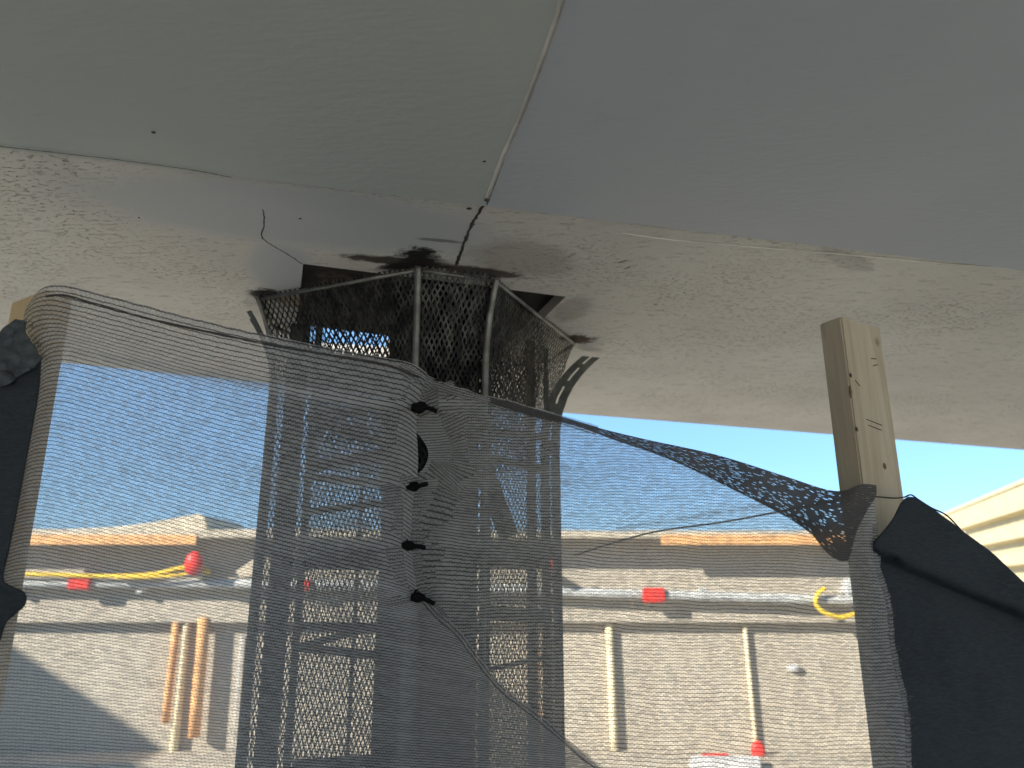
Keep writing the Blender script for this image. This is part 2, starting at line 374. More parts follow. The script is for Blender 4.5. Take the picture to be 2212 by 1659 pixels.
# ------------------------------------------------------------ the lath-wrapped column
RING = [Vector(p) for p in ((-.53, 1.445, 0), (-.179, 1.30, 0), (-.033, 1.353, 0), (.158, 1.742, 0), (.105, 1.885, 0), (-.266, 2.04, 0), (-.41, 1.95, 0), (-.56, 1.60, 0))]
CC = Vector((-.215, 1.67, 0))
col = empty("lath_column", (CC.x, CC.y, 0))
tag(col, "dark column wrapped in expanded metal lath, flaring out at the soffit", "column")
def fr(z):                                # ring scale over height below the soffit
    d = ZS - z
    return .865 + .135 * max(0, 1 - d / .20) ** 2.2
def ringpt(i, z, k=1.0):
    p = RING[i % 8] - CC; s = fr(z) * k
    return CC + p * s + Vector((0, 0, z))
bm = bmesh.new(); uvl = bm.loops.layers.uv.new("UVMap")
zs = [0, .4, .8, 1.1, 1.3, 1.5, 1.65, 1.78, 1.86] + [1.90 + .02 * i for i in range(10)] + [ZS - .001]
per = [0]
for i in range(8): per.append(per[-1] + (RING[(i + 1) % 8] - RING[i]).length)
SUB = 4; grid = []
for z in zs:
    row = []
    for i in range(8):
        for s_ in range(SUB):
            p = ringpt(i, z).lerp(ringpt(i + 1, z), s_ / SUB)
            n_ = (p - CC - Vector((0, 0, z))).normalized()
            p += n_ * (.012 * fbm(p.x * 9, p.y * 9, z * 7)); 
            if z == zs[-1]: p.z = ZS - .001
            row.append(bm.verts.new(p))
    grid.append(row)
N = 8 * SUB
for j in range(len(zs) - 1):
    for i in range(N):
        f = bm.faces.new((grid[j][i], grid[j][(i + 1) % N], grid[j + 1][(i + 1) % N], grid[j + 1][i]))
        for lp, (a, b) in zip(f.loops, ((i, j), (i + 1, j), (i + 1, j + 1), (i, j + 1))):
            uu = (per[a // SUB] + (per[min(a // SUB + 1, 8)] - per[a // SUB]) * (a % SUB) / SUB) if a < N else per[8]
            lp[uvl].uv = (uu / .0115, zs[b] / .022)
link("lath_skin", bm, MT['lath'], col, True)
# inner wrap of lath, loosely folded
bm = bmesh.new(); uvl = bm.loops.layers.uv.new("UVMap"); prev = None; n2 = 40
for j, z in enumerate(zs):
    if z < 1.7: continue
    row = []
    for i in range(n2):
        a = i * 2 * math.pi / n2; k = ringpt(0, z)
        rad = (.255 + .03 * fbm(math.cos(a) * 2, math.sin(a) * 2, z * 2) + .02 * math.sin(a * 5)) * (fr(z) / .865)
        row.append(bm.verts.new((CC.x + math.cos(a) * rad, CC.y + math.sin(a) * rad, min(z, ZS - .002))))
    if prev:
        for i in range(n2):
            f = bm.faces.new((prev[i], prev[(i + 1) % n2], row[(i + 1) % n2], row[i]))
            for lp, (a, b) in zip(f.loops, ((i, j - 1), (i + 1, j - 1), (i + 1, j), (i, j))):
                lp[uvl].uv = (a * .04 / .013, zs[b] / .025)
    prev = row
link("inner_lath_wrap", bm, MT['lath'], col, True)
# posts inside
bm = bmesh.new(); c = Vector((-.175, 1.60)); box(bm, (c.x - .098, c.y - .07, 0), (c.x + .098, c.y + .07, ZS + .12), R(6), (c.x, c.y, 0))
link("core_post", bm, MT['post'], col)
# rods at the corners, bent outwards at the top
zr = [0, .6, 1.2, 1.6, 1.8, 1.88, 1.93, 1.98, 2.02, 2.06, 2.085, ZS - .006]
def off(p, z, d):
    n_ = (p - CC - Vector((0, 0, z))); n_.z = 0; return p + n_.normalized() * d
for i in (0, 1, 2, 6):
    bm = bmesh.new(); r = .0065 if i in (1, 2) else .0045
    tube(bm, [off(ringpt(i, z), z, .010) for z in zr], r, 8); link("corner_rod", bm, MT['steel'], col, True)
for i in range(8):
    bm = bmesh.new(); tube(bm, [off(ringpt(i, ZS - .006), 0, 0) + Vector((0, 0, -.004)), ringpt(i + 1, ZS - .006) + Vector((0, 0, -.004))], .0042, 8)
    link("ring_rod", bm, MT['steel'], col, True)
def strap(pts, wv, th, mat, name, holes=False):
    """flat bar: pts centre line, wv width vector"""
    bm = bmesh.new(); wv = Vector(wv); prev = None
    for i, p in enumerate(pts):
        t = (pts[min(i + 1, len(pts) - 1)] - pts[max(i - 1, 0)]).normalized(); nn = t.cross(wv).normalized() * th / 2
        r_ = [bm.verts.new(p + wv / 2 + nn), bm.verts.new(p - wv / 2 + nn), bm.verts.new(p - wv / 2 - nn), bm.verts.new(p + wv / 2 - nn)]
        if prev:
            for k in range(4): bm.faces.new((prev[k], prev[(k + 1) % 4], r_[(k + 1) % 4], r_[k]))
        else: bm.faces.new(r_[::-1])
        prev = r_
    bm.faces.new(prev); bmesh.ops.recalc_face_normals(bm, faces=bm.faces)
    return link(name, bm, mat, col)
# slotted strap at the right: two bars joined by webs
def spt(d): return lambda z: None
ctr = []
for z in (0, .6, 1.2, 1.6, 1.75, 1.82, 1.88, 1.93, 1.97, 2.0, 2.03, 2.055, 2.075, 2.088):
    b = ringpt(3, z).lerp(ringpt(4, z), .5); k = max(0, 1 - (ZS - z) / .26) ** 2.1 * .085
    ctr.append(off(b, z, .012 + k))
tdir = (RING[4] - RING[3]).normalized(); wx = Vector((.9, .3, 0)).normalized()
strap([p - wx * .016 for p in ctr], wx * .022, .004, MT['strap'], "flared_strap")
strap([p + wx * .012 for p in ctr], wx * .022, .004, MT['strap'], "flared_strap")
for k in range(5, len(ctr) - 1, 2):
    strap([ctr[k], ctr[k].lerp(ctr[k + 1], .55)], wx * .030, .003, MT['strap'], "strap_web")
for i, dd in ((7, .0), (7, .02)):
    pts = []
    for z in (0, .8, 1.5, 1.75, 1.85, 1.92, 1.98, 2.03, 2.07, 2.085):
        b = ringpt(7, z).lerp(ringpt(0, z), .25 + dd * 14); k = max(0, 1 - (ZS - z) / .22) ** 1.8 * .03
        pts.append(off(b, z, .012 + k))
    strap(pts, (.010, -.006, 0), .003, MT['strap'], "flared_strap")
# upright flat bars and diagonal braces inside the cage
def bar(x, y, w_, z0=0, z1=ZS - .01, name="upright_bar"):
    strap([Vector((x, y, z0)), Vector((x, y, (z0 + z1) / 2)), Vector((x, y, z1))], (w_, 0, 0), .006, MT['strap'], name)
bar(-.485, 1.60, .045); bar(-.42, 1.52, .014); bar(.045, 1.72, .022); bar(.085, 1.78, .012); bar(-.05, 1.50, .014)
def brace(x0, z0, x1, z1, y0, y1, w_=.035):
    a = Vector((x0, y0, z0)); b = Vector((x1, y1, z1)); t = (b - a).normalized(); wv = t.cross(Vector((0, 1, 0))).normalized() * w_
    strap([a, b], wv, .005, MT['strap'], "diagonal_brace")
def bracepx(x0, y0, x1, y1, wpx, Y0=1.52, Y1=1.56):
    a = at(x0, y0, Y0); b = at(x1, y1, Y1); t = (b - a).normalized(); wv = t.cross(Vector((0, 1, 0))).normalized() * wpx * Y0 / 1640
    strap([a, b], wv, .004, MT['strap'], "cross_brace")
for q in ((662, 905, 852, 872, 20), (690, 915, 852, 965, 20), (662, 1012, 852, 975, 26), (662, 1030, 852, 1045, 16), (662, 1105, 852, 1085, 14),
          (655, 1198, 852, 1202, 62), (650, 1352, 852, 1354, 16), (645, 1398, 852, 1342, 15), (645, 1398, 852, 1420, 18), (630, 1655, 852, 1640, 24), (620, 1760, 852, 1780, 50)):
    bracepx(*q)
for q in ((1035, 930, 1180, 945, 14), (1035, 985, 1180, 1015, 18), (1040, 1005, 1100, 1160, 46), (1035, 1195, 1180, 1204, 52), (1035, 1322, 1180, 1332, 30), (1035, 1450, 1180, 1420, 10), (1035, 1700, 1180, 1712, 60)):
    bracepx(*q, Y0=1.58, Y1=1.66)

# ------------------------------------------------------------ timber posts
def timber(N_, ang, wd, th, top, mat, label):
    """N_: the corner nearest the camera; wide face runs along ang"""
    t = empty("timber_post", (N_[0], N_[1], 0)); tag(t, label, "post", "timber posts holding the shade mesh")
    bm = bmesh.new(); a = Vector((math.cos(ang), math.sin(ang), 0)); b = Vector((-a.y, a.x, 0)); o = Vector((N_[0], N_[1], 0))
    extr(bm, [o, o + a * wd, o + a * wd + b * th, o + b * th], (0, 0, top)); bevel(bm, .0022, 2)
    link("upright", bm, mat, t); return t, a, b, o
tp, ta, tb, to = timber((.486, 1.025), R(31), .094, .038, EYE + .39, MT['wood'], "pale timber post standing up past the mesh corner in front of the sky")
for (q, z, l, an) in ((.50, 1.735, .036, -.14), (.50, 1.727, .030, -.14), (.20, 1.79, .012, -.7), (.72, 1.835, .012, .1), (.74, 1.825, .012, .3)):
    bm = bmesh.new(); p = to + ta * (.092 * q) - tb * .0002
    d = ta * math.cos(an) + Vector((0, 0, math.sin(an)))
    tube(bm, [p + Vector((0, 0, z)) - d * l / 2, p + Vector((0, 0, z)) + d * l / 2], .0007, 5); link("pencil_mark", bm, MT['crack'], tp)
for (q, z, r) in ((.62, 1.672, .0042), (.05, 1.80, .003), (.03, 1.72, .003), (.04, 1.60, .0035)):
    bm = bmesh.new(); p = to + ta * (.092 * q) - tb * .0001 + Vector((0, 0, z)); bmesh.ops.create_icosphere(bm, subdivisions=2, radius=r)
    for v_ in bm.verts: v_.co = v_.co.x * ta + v_.co.y * tb * .15 + Vector((0, 0, v_.co.z * 1.2)) + p
    link("knot", bm, MT['crack'] if r < .004 else MT['rust'], tp, True)
for z, r, c in ((1.775, .0026, 1), (1.60, .0034, 0)):
    bm = bmesh.new(); p = to + ta * .0005 + tb * .0005 + Vector((0, 0, z)); bmesh.ops.create_icosphere(bm, subdivisions=2, radius=r)
    for v_ in bm.verts: v_.co = v_.co.x * ta * .8 + v_.co.y * tb * .8 + Vector((0, 0, v_.co.z * (2.2 + 1.5 * c))) + p
    link("edge_stain", bm, MT['rust'], tp, True)
timber((-.683, 1.005), R(58), .040, .098, EYE + .425, MT['wood2'], "tan timber post at the left whose top the mesh is rolled over")

# ------------------------------------------------------------ the shade mesh
def depth(px):                             # the panels run from the posts (y ~ .97) to the column (y ~ 1.31)
    t = (px - 60) / (905 - 60) if px < 905 else (1880 - px) / (1880 - 905)
    t = max(-.15, min(1, t)); return .965 + .345 * t ** 1.15 if t > 0 else .965
def curve(tab, t):                         # tab of (x,y) px, t 0..1 by smoothed index
    pts = tab; return pts
def arc(pts, k=8):
    P = smoothpts([Vector((x, y, 0)) for x, y in pts], k); L = [0]
    for a, b in zip(P, P[1:]): L.append(L[-1] + (b - a).length)
    def f(t):
        s = t * L[-1]
        for i in range(len(L) - 1):
            if s <= L[i + 1]: 
                return P[i].lerp(P[i + 1], (s - L[i]) / max(1e-6, L[i + 1] - L[i]))
        return P[-1].copy()
    return f
def sheet(name, top, bot, left, right, nu, nv, rows, cols, disp, mat, parent=None, vgam=1.0, dfun=None, gfun=None, uvfun=None):
    ft, fb, fl, frr = arc(top), arc(bot), arc(left), arc(right)
    c00, c10, c01, c11 = ft(0), ft(1), fb(0), fb(1)
    bm = bmesh.new(); uvl = bm.loops.layers.uv.new("UVMap"); G = []; GA = []; UV = []
    for j in range(nv + 1):
        v = j / nv; row = []
        for i in range(nu + 1):
            u = i / nu
            p = ft(u) * (1 - v) + fb(u) * v + fl(v) * (1 - u) + frr(v) * u - (c00 * (1 - u) * (1 - v) + c10 * u * (1 - v) + c01 * (1 - u) * v + c11 * u * v)
            Y = (dfun or depth)(p.x) + disp(p.x, p.y)
            row.append(bm.verts.new(at(p.x, p.y, Y))); GA.append(gfun(p.x, p.y) if gfun else 0); UV.append(uvfun(p.x, p.y) if uvfun else None)
        G.append(row)
    for j in range(nv):
        for i in range(nu):
            f = bm.faces.new((G[j][i], G[j + 1][i], G[j + 1][i + 1], G[j][i + 1]))
            for lp, (a, b) in zip(f.loops, ((i, j), (i, j + 1), (i + 1, j + 1), (i + 1, j))):
                lp[uvl].uv = UV[b * (nu + 1) + a] if uvfun else (a / nu * cols, (1 - (b / nv) ** vgam) * rows)
    o = link(name, bm, mat, parent, True)
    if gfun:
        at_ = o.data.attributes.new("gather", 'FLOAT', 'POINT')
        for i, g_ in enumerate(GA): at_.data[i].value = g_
    return o
TIES = [(906, 880), (893, 1052), (884, 1179), (902, 1291)]
def pucker(px, py, side):
    """folds that run out from the ties"""
    s = 0
    for k, (tx, ty) in enumerate(TIES):
        dx = (tx - px) * side
        if dx < -10: continue
        dx = max(dx, 0)
        for a, amp, wd in ((-.10 + .05 * k, 1, 7), (.22 - .03 * k, -.8, 9), (-.36, .6, 8)):
            dy = py - ty - a * dx * (1 + .0006 * dx)
            w_ = wd + dx * .10
            s += amp * math.exp(-(dy / w_) ** 2) * math.exp(-dx / 190) * min(1, .3 + dx / 60)
    return s * .011
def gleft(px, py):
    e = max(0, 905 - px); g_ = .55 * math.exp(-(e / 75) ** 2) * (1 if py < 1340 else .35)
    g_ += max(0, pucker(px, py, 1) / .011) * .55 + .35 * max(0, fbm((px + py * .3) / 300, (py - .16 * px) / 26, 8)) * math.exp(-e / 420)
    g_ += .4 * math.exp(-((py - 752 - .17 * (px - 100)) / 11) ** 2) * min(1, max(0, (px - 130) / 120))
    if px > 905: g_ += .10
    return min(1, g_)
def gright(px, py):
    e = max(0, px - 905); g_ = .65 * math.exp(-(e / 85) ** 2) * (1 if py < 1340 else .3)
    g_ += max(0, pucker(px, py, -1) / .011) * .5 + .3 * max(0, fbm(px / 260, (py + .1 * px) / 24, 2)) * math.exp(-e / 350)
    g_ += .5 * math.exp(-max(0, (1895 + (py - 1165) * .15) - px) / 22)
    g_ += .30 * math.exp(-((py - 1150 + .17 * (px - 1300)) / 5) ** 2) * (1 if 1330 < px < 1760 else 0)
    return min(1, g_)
def uvright(px, py):
    yy = py - .035 * (px - 905) - 14 * math.exp(-(px - 880) / 160) * math.sin((py - 850) / 60) + 9 * fbm(px / 330, py / 260, 6)
    k = .0042; v = math.log(max(5.9, 6 + (yy - 1020) * k) / 6) / k if yy > 1000 else (yy - 1000) / 5.9 + math.log(5.9 / 6 + 0.0) / k
    return ((px + .05 * py) / 10.4, -v)
def dleft(px, py):
    d = -pucker(px, py, 1)
    d += .006 * fbm(px / 260, py / 200, 3) - .010 * math.exp(-((px - 905) / 40) ** 2) * (1 if py > 1330 else .6)
    d += .0045 * math.sin((py - .17 * (px - 100)) / 30) * math.exp(-((py - 700 - .17 * (px - 100)) / 60) ** 2)
    if px < 115 and py < 780: d += .030 * ((115 - px) / 60) ** 2
    return d - .006
def dright(px, py):
    d = -pucker(px, py, -1) * .8 + .006 * fbm(px / 240, py / 180, 9)
    e = max(0, px - (1870 + (py - 1150) * .14)); d += .00035 * e
    return d + .004
mesh = empty("shade_mesh", tuple(at(905, 1300, 1.3).xy) + (0,))
tag(mesh, "grey knitted shade mesh stretched between two timber posts and tied to the lath column", "mesh cloth")
BOT = 2150
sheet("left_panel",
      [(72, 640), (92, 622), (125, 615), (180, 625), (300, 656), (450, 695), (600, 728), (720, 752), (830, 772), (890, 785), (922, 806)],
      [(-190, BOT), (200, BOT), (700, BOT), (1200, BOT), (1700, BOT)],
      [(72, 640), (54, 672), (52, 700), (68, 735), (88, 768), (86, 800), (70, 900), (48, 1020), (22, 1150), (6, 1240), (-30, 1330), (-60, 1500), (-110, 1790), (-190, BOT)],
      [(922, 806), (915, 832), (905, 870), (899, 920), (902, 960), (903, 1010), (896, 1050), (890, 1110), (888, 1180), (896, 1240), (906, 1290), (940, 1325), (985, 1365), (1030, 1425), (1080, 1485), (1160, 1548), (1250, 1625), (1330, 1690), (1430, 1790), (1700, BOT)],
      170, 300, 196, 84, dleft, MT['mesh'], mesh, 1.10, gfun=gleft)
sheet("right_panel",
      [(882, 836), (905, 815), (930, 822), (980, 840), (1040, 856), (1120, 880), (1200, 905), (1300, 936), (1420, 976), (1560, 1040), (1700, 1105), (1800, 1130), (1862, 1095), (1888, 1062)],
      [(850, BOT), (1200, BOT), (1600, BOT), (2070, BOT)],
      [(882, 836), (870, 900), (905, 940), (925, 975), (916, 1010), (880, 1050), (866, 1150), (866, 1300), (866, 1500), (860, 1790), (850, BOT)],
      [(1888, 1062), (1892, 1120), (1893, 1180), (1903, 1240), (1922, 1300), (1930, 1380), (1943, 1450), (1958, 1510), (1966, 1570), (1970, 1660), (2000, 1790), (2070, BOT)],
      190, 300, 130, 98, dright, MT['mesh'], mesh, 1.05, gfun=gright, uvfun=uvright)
# folded-over top edge of the right panel with its hanging point
def dflap(px, py): return dright(px, py) - .018 - .012 * math.sin(px / 37 + py / 51) * min(1, max(0, (px - 1300) / 250))
sheet("folded_flap",
      [(1060, 858), (1160, 885), (1230, 905), (1300, 926), (1400, 950), (1550, 983), (1700, 1030), (1780, 1056), (1822, 1060), (1860, 1046), (1893, 1048)],
      [(1060, 872), (1170, 905), (1240, 918), (1320, 948), (1450, 994), (1580, 1056), (1690, 1112), (1750, 1152), (1782, 1190), (1808, 1210), (1832, 1212)],
      [(1060, 858), (1060, 872)],
      [(1893, 1048), (1892, 1072), (1872, 1105), (1850, 1150), (1840, 1190), (1832, 1212)],
      110, 26, 44, 118, dflap, MT['mesh_dense'], mesh)
# hems: rolled double cloth along the free edges
def hem(name, pts, wpx, dfn, mat, rows, cols, dz=-.004, swap=False):
    P = smoothpts([Vector((x, y, 0)) for x, y in pts], 8); bm = bmesh.new(); uvl = bm.loops.layers.uv.new("UVMap"); pr = None
    for i, p in enumerate(P):
        t = (P[min(i + 1, len(P) - 1)] - P[max(i - 1, 0)]).normalized(); n_ = Vector((-t.y, t.x, 0))
        ww = wpx * (1 + .35 * fbm(i * .23, wpx, 5)); row = []
        for k in range(5):
            q = p + n_ * ww * (k / 4 - .5); row.append(bm.verts.new(at(q.x, q.y, depth(q.x) + dfn(p.x, p.y) + dz - .004 * math.sin(k / 4 * math.pi))))
        if pr:
            for k in range(4):
                f = bm.faces.new((pr[k], pr[k + 1], row[k + 1], row[k]))
                for lp, (a, b) in zip(f.loops, ((i - 1, k), (i - 1, k + 1), (i, k + 1), (i, k))): lp[uvl].uv = (b / 4 * rows, a / len(P) * cols) if swap else (a / len(P) * cols, b / 4 * rows)
        pr = row
    return link(name, bm, mat, mesh, True)
hem("rolled_hem", [(98, 640), (140, 638), (200, 655), (320, 688), (450, 717), (600, 748), (720, 768), (830, 787), (905, 815)], 5, dleft, MT['mesh_dense'], 2, 84)
hem("rolled_hem", [(903, 822), (940, 832), (1000, 850), (1100, 876), (1200, 903), (1290, 930)], 20, dright, MT['mesh'], 4, 40, -.010)
hem("seam_hem", [(905, 800), (880, 850), (860, 920), (856, 1000), (866, 1050), (872, 1110), (870, 1180), (878, 1240), (890, 1300)], 80, dleft, MT['mesh'], 7, 72, .004, True)
hem("seam_hem", [(930, 840), (955, 900), (980, 960), (978, 1010), (945, 1060), (918, 1180), (925, 1290), (950, 1340)], 95, dright, MT['mesh'], 8, 66, .003, True)
hem("side_hem", [(1884, 1130), (1886, 1180), (1893, 1240), (1912, 1300), (1920, 1380), (1932, 1450), (1946, 1510), (1954, 1570), (1958, 1660), (1988, 1790), (2058, BOT)], 26, dright, MT['mesh'], 2, 95, .004, True)
hem("diagonal_hem", [(910, 1290), (944, 1328), (989, 1368), (1034, 1428), (1084, 1488), (1164, 1551), (1254, 1628), (1334, 1693), (1434, 1790), (1704, BOT)], 15, dleft, MT['mesh'], 2, 60, -.003)
# ties
for k, (x, y) in enumerate(TIES):
    t = empty("cable_tie", at(x, y, 1.26)); 
    tag(t, ["black tie knotted through the mesh seam, topmost of four", "black tie just below the slit in the mesh seam",
            "black tie with a tail pointing right, third down the seam", "black tie at the bottom of the seam where the flap swings right"][k], "cable tie", "black ties down the mesh seam")
    p = at(x, y, depth(905) - .032); bm = bmesh.new()
    bmesh.ops.create_icosphere(bm, subdivisions=2, radius=.0095 if k else .012)
    for v_ in bm.verts:
        q = v_.co.copy(); s_ = 1 + .35 * fbm(q.x * 150, q.y * 150, q.z * 150 + k); v_.co = Vector((q.x * 1.25, q.y * .6, q.z * .9)) * s_ + p
    link("knot", bm, MT['tie'], t, True)
    bm = bmesh.new(); e = [(.030, .004, -.006), (.024, .0, .006), (.026, .002, -.003), (.028, 0, -.010)][k]
    tube(bm, smoothpts([p, p + Vector((e[0] * .5, -.004, e[2] * .3)), p + Vector(e)], 4), .0042, 6); link("tail", bm, MT['tie'], t, True)
    bm = bmesh.new(); tube(bm, smoothpts([p + Vector((-.008, 0, 0)), p + Vector((-.004, .02, .012)), p + Vector((.002, .075, .004))], 4), .002, 6); link("loop", bm, MT['tie'], t, True)
# loose thread ends along the cut edges
for nm, pts, cnt, L_ in (("frayed_threads", [(60, 690), (88, 768), (70, 900), (22, 1150)], 40, .006), ("frayed_threads", [(1903, 1240), (1930, 1380), (1958, 1510), (1966, 1570), (1975, 1659)], 60, .006),
                         ("frayed_threads", [(720, 752), (830, 772), (890, 785), (922, 806), (930, 822), (1040, 856), (1200, 905)], 70, .005)):
    f = arc(pts); bm = bmesh.new()
    for k in range(cnt):
        q = f(random.random()); p = at(q.x, q.y, depth(q.x) - .003); d = Vector((random.uniform(-1, 1), random.uniform(-.4, .4), random.uniform(-.6, 1))).normalized() * L_ * random.uniform(.4, 1.6)
        tube(bm, [p, p + d * .5 + Vector((0, 0, .001)), p + d], .0004, 4)
    link(nm, bm, MT['strap'], mesh)['kind'] = 'stuff'

# ------------------------------------------------------------ dark tarps
def tarp(name, outline, Y, folds, mat, label, parent=None, thick=.004, cat="tarp", nx=60, ny=60, crumple=0):
    top, bot, left, right = outline
    def disp(px, py):
        d = .006 * fbm(px / 200, py / 260, 7, 2) + .0008 * fbm(px / 30, py / 30, 2) + crumple * fbm(px / 45, py / 38, 4, 2)
        for (ax, ay, bx, by, w_, amp) in folds:
            dx, dy = bx - ax, by - ay; L_ = math.hypot(dx, dy); s = ((py - ay) * dx - (px - ax) * dy) / L_
            d += amp * (1 / (1 + math.exp(-s / w_)))
        return d
    o = sheet(name, top, bot, left, right, nx, ny, 1, 1, disp, mat, parent, 1, lambda x: Y)
    md = o.modifiers.new("thickness", 'SOLIDIFY'); md.thickness = thick; md.offset = 1
    if label: tag(o, label, cat)
    return o
tarp("black_tarp", ([(1886, 1172), (1925, 1125), (1958, 1074), (2010, 1098), (2080, 1150), (2140, 1195), (2212, 1262), (2330, 1370), (2600, 1560)], [(2060, 2400), (2700, 2400)],
     [(1886, 1172), (1886, 1250), (1896, 1500), (1990, 1800), (2060, 2400)], [(2600, 1560), (2700, 2400)]), .968,
     [(1886, 1192, 2230, 1335, 3.5, .034)], MT['tarp'], "black fabric tarp draped from the right timber post, with a long slanting fold", nx=90, ny=300)
tarp("grey_tarp", ([(-60, 742), (-20, 735), (12, 712), (40, 692), (58, 694)], [(-60, 850), (-20, 845), (30, 822), (70, 796), (92, 776)],
     [(-60, 742), (-60, 850)], [(58, 694), (56, 716), (66, 742), (92, 776)]), .952,
     [(0, 800, 80, 740, 8, .010), (0, 750, 60, 720, 6, -.008)], MT['tarpg'], "crumpled grey cloth end bunched under the left rolled corner", nx=50, ny=50, crumple=.016)
tarp("black_tarp", ([(-90, 822), (-20, 818), (40, 800), (90, 770)], [(-90, 1420), (-50, 1415), (-20, 1400), (2, 1382)],
     [(-90, 822), (-90, 1420)], [(90, 770), (84, 850), (64, 960), (40, 1090), (20, 1190), (8, 1250), (30, 1268), (54, 1280), (56, 1305), (36, 1325), (14, 1345), (2, 1382)]), .962,
     [(0, 840, 70, 830, 8, -.02), (0, 1270, 60, 1268, 5, .01)], MT['tarp'], "black fabric hanging down the left timber post, beside the mesh edge", nx=30, ny=70)
# string round the right post and the wire beyond
bm = bmesh.new(); P_ = [at(1886, 1072, .965), at(1905, 1074, .985), at(1930, 1076, 1.0), at(1953, 1074, 1.02), at(1968, 1069, 1.03), at(1985, 1080, 1.04), at(2012, 1097, 1.05), at(2046, 1114, 1.06), at(2080, 1150, 1.06)]
tube(bm, smoothpts(P_, 5), .0011, 6); tag(link("string", bm, MT['cable'], None, True), "thin dark string tied round the right timber post above the black tarp", "string")
bm = bmesh.new(); P_ = [at(1895, 1072, 1.05), at(1800, 1083, 1.25), at(1700, 1102, 1.45), at(1560, 1128, 1.6), at(1430, 1146, 1.7), at(1340, 1168, 1.75), at(1240, 1200, 1.78)]
tube(bm, smoothpts(P_, 8), .0020, 8); tag(link("cable", bm, MT['cable'], None, True), "dark twisted cable behind the mesh sloping from the right post to the column", "cable")

# ------------------------------------------------------------ beyond the mesh: beige building with rail
YB = 6.0; YU = 5.9
def zat(px, py, Y): return at(px, py, Y).z
bl = empty("storage_building", (0, YB, 0)); tag(bl, "long beige building with orange eave trim, seen through the shade mesh", "building")
X0, X1 = -5.2, 3.4
zl = zat(1106, 1343, YB); zt = zat(1106, 1166, YU)
bm = bmesh.new(); box(bm, (X0, YB, 0), (X1, YB + 3, zl + .3)); link("lower_wall", bm, MT['wall'], bl)
bm = bmesh.new(); box(bm, (X0, YU, zl), (X1, YU + 1.5, zt)); link("upper_wall", bm, MT['wall'], bl)
for (xa, xb, y0, y1, off_, nm, mt) in ((60, 620, 1163, 1150, .26, "roof_edge", 'fascia'), (620, 2300, 1168, 1152, .26, "roof_edge", 'fascia')):
    A0 = at(xa, y0, YU - off_); B0 = at(xb, y0, YU - off_); z1 = zat(1106, y1, YU - off_)
    bm = bmesh.new(); xa_, xb_ = (X0 - .1, B0.x) if xa < 100 else (A0.x + .003, X1)
    nseg = 24; pr = None
    for i in range(nseg + 1):
        x = xa_ + (xb_ - xa_) * i / nseg; wv = .018 * fbm(x * .8, 3, 1)
        r_ = [bm.verts.new(q) for q in ((x, YU - off_, zt), (x, YU - off_, z1 + .01 + wv), (x, YU + 1.5, z1 + .16 + wv), (x, YU + 1.5, zt))]
        if pr:
            for k in range(4): bm.faces.new((pr[k], pr[(k + 1) % 4], r_[(k + 1) % 4], r_[k]))
        pr = r_
    bmesh.ops.recalc_face_normals(bm, faces=bm.faces); link(nm, bm, MT[mt], bl)
for xa, xb in ((40, 422), (1430, 1850)):
    A0, B0 = at(xa, 1176, YU - .27), at(xb, 1176, YU - .27)
    bm = bmesh.new(); box(bm, (A0.x, YU - .272, zt - .052), (B0.x, YU - .245, zt + .018)); link("eave_trim", bm, MT['orange'], bl)
# tented canopy tip at the left
bm = bmesh.new(); c_ = [(-60, 1152), (60, 1146), (150, 1143), (250, 1138), (330, 1128), (390, 1116), (430, 1109), (444, 1118), (450, 1142), (430, 1152), (200, 1156), (-60, 1162)]
extr(bm, [at(x, y, 5.95) for x, y in c_], (0, .9, 0)); bevel(bm, .01, 1)
tag(link("canopy", bm, MT['fascia']), "pale canopy fabric rising to a pointed tip above the beige roof at left", "canopy")
# white rail with red reflectors
rl = empty("guard_rail", (0, YU - .09, 0)); tag(rl, "white horizontal rail with red reflectors along the beige building", "rail")
pts = [at(x, y, YU - .09) for x, y in ((-80, 1258), (200, 1260), (600, 1262), (1100, 1272), (1250, 1280), (1500, 1287), (1860, 1298), (1960, 1302))]
bm = bmesh.new(); tube(bm, smoothpts(pts, 4), .038, 10); link("rail", bm, MT['rail'], rl, True)
for x in (30, 300, 560, 900, 1260, 1520, 1830):
    bm = bmesh.new(); a = at(x, 1275, YU - .09); box(bm, (a.x - .02, YU - .09, a.z - .02), (a.x + .02, YU + .01, a.z + .02)); link("bracket", bm, MT['rail'], rl)
for i, (x, y, w_, h_) in enumerate(((170, 1257, 25, 17), (660, 1264, 12, 12), (1414, 1286, 25, 16))):
    a = at(x, y, YU - .15); bm = bmesh.new(); s_ = .0034
    box(bm, (a.x - w_ * s_, YU - .155, a.z - h_ * s_), (a.x + w_ * s_, YU - .105, a.z + h_ * s_)); bevel(bm, .012, 2); link("reflector", bm, MT['red'], rl)
def thingbox(name, lab, cat, x, y, w_, h_, Y, mat, grp=None, th=.06, bv=.015):
    a = at(x, y, Y); s_ = Y / 1700; bm = bmesh.new()
    box(bm, (a.x - w_ * s_ / 2, Y, a.z - h_ * s_ / 2), (a.x + w_ * s_ / 2, Y + th, a.z + h_ * s_ / 2)); bevel(bm, bv, 2)
    return tag(link(name, bm, mat), lab, cat, grp)
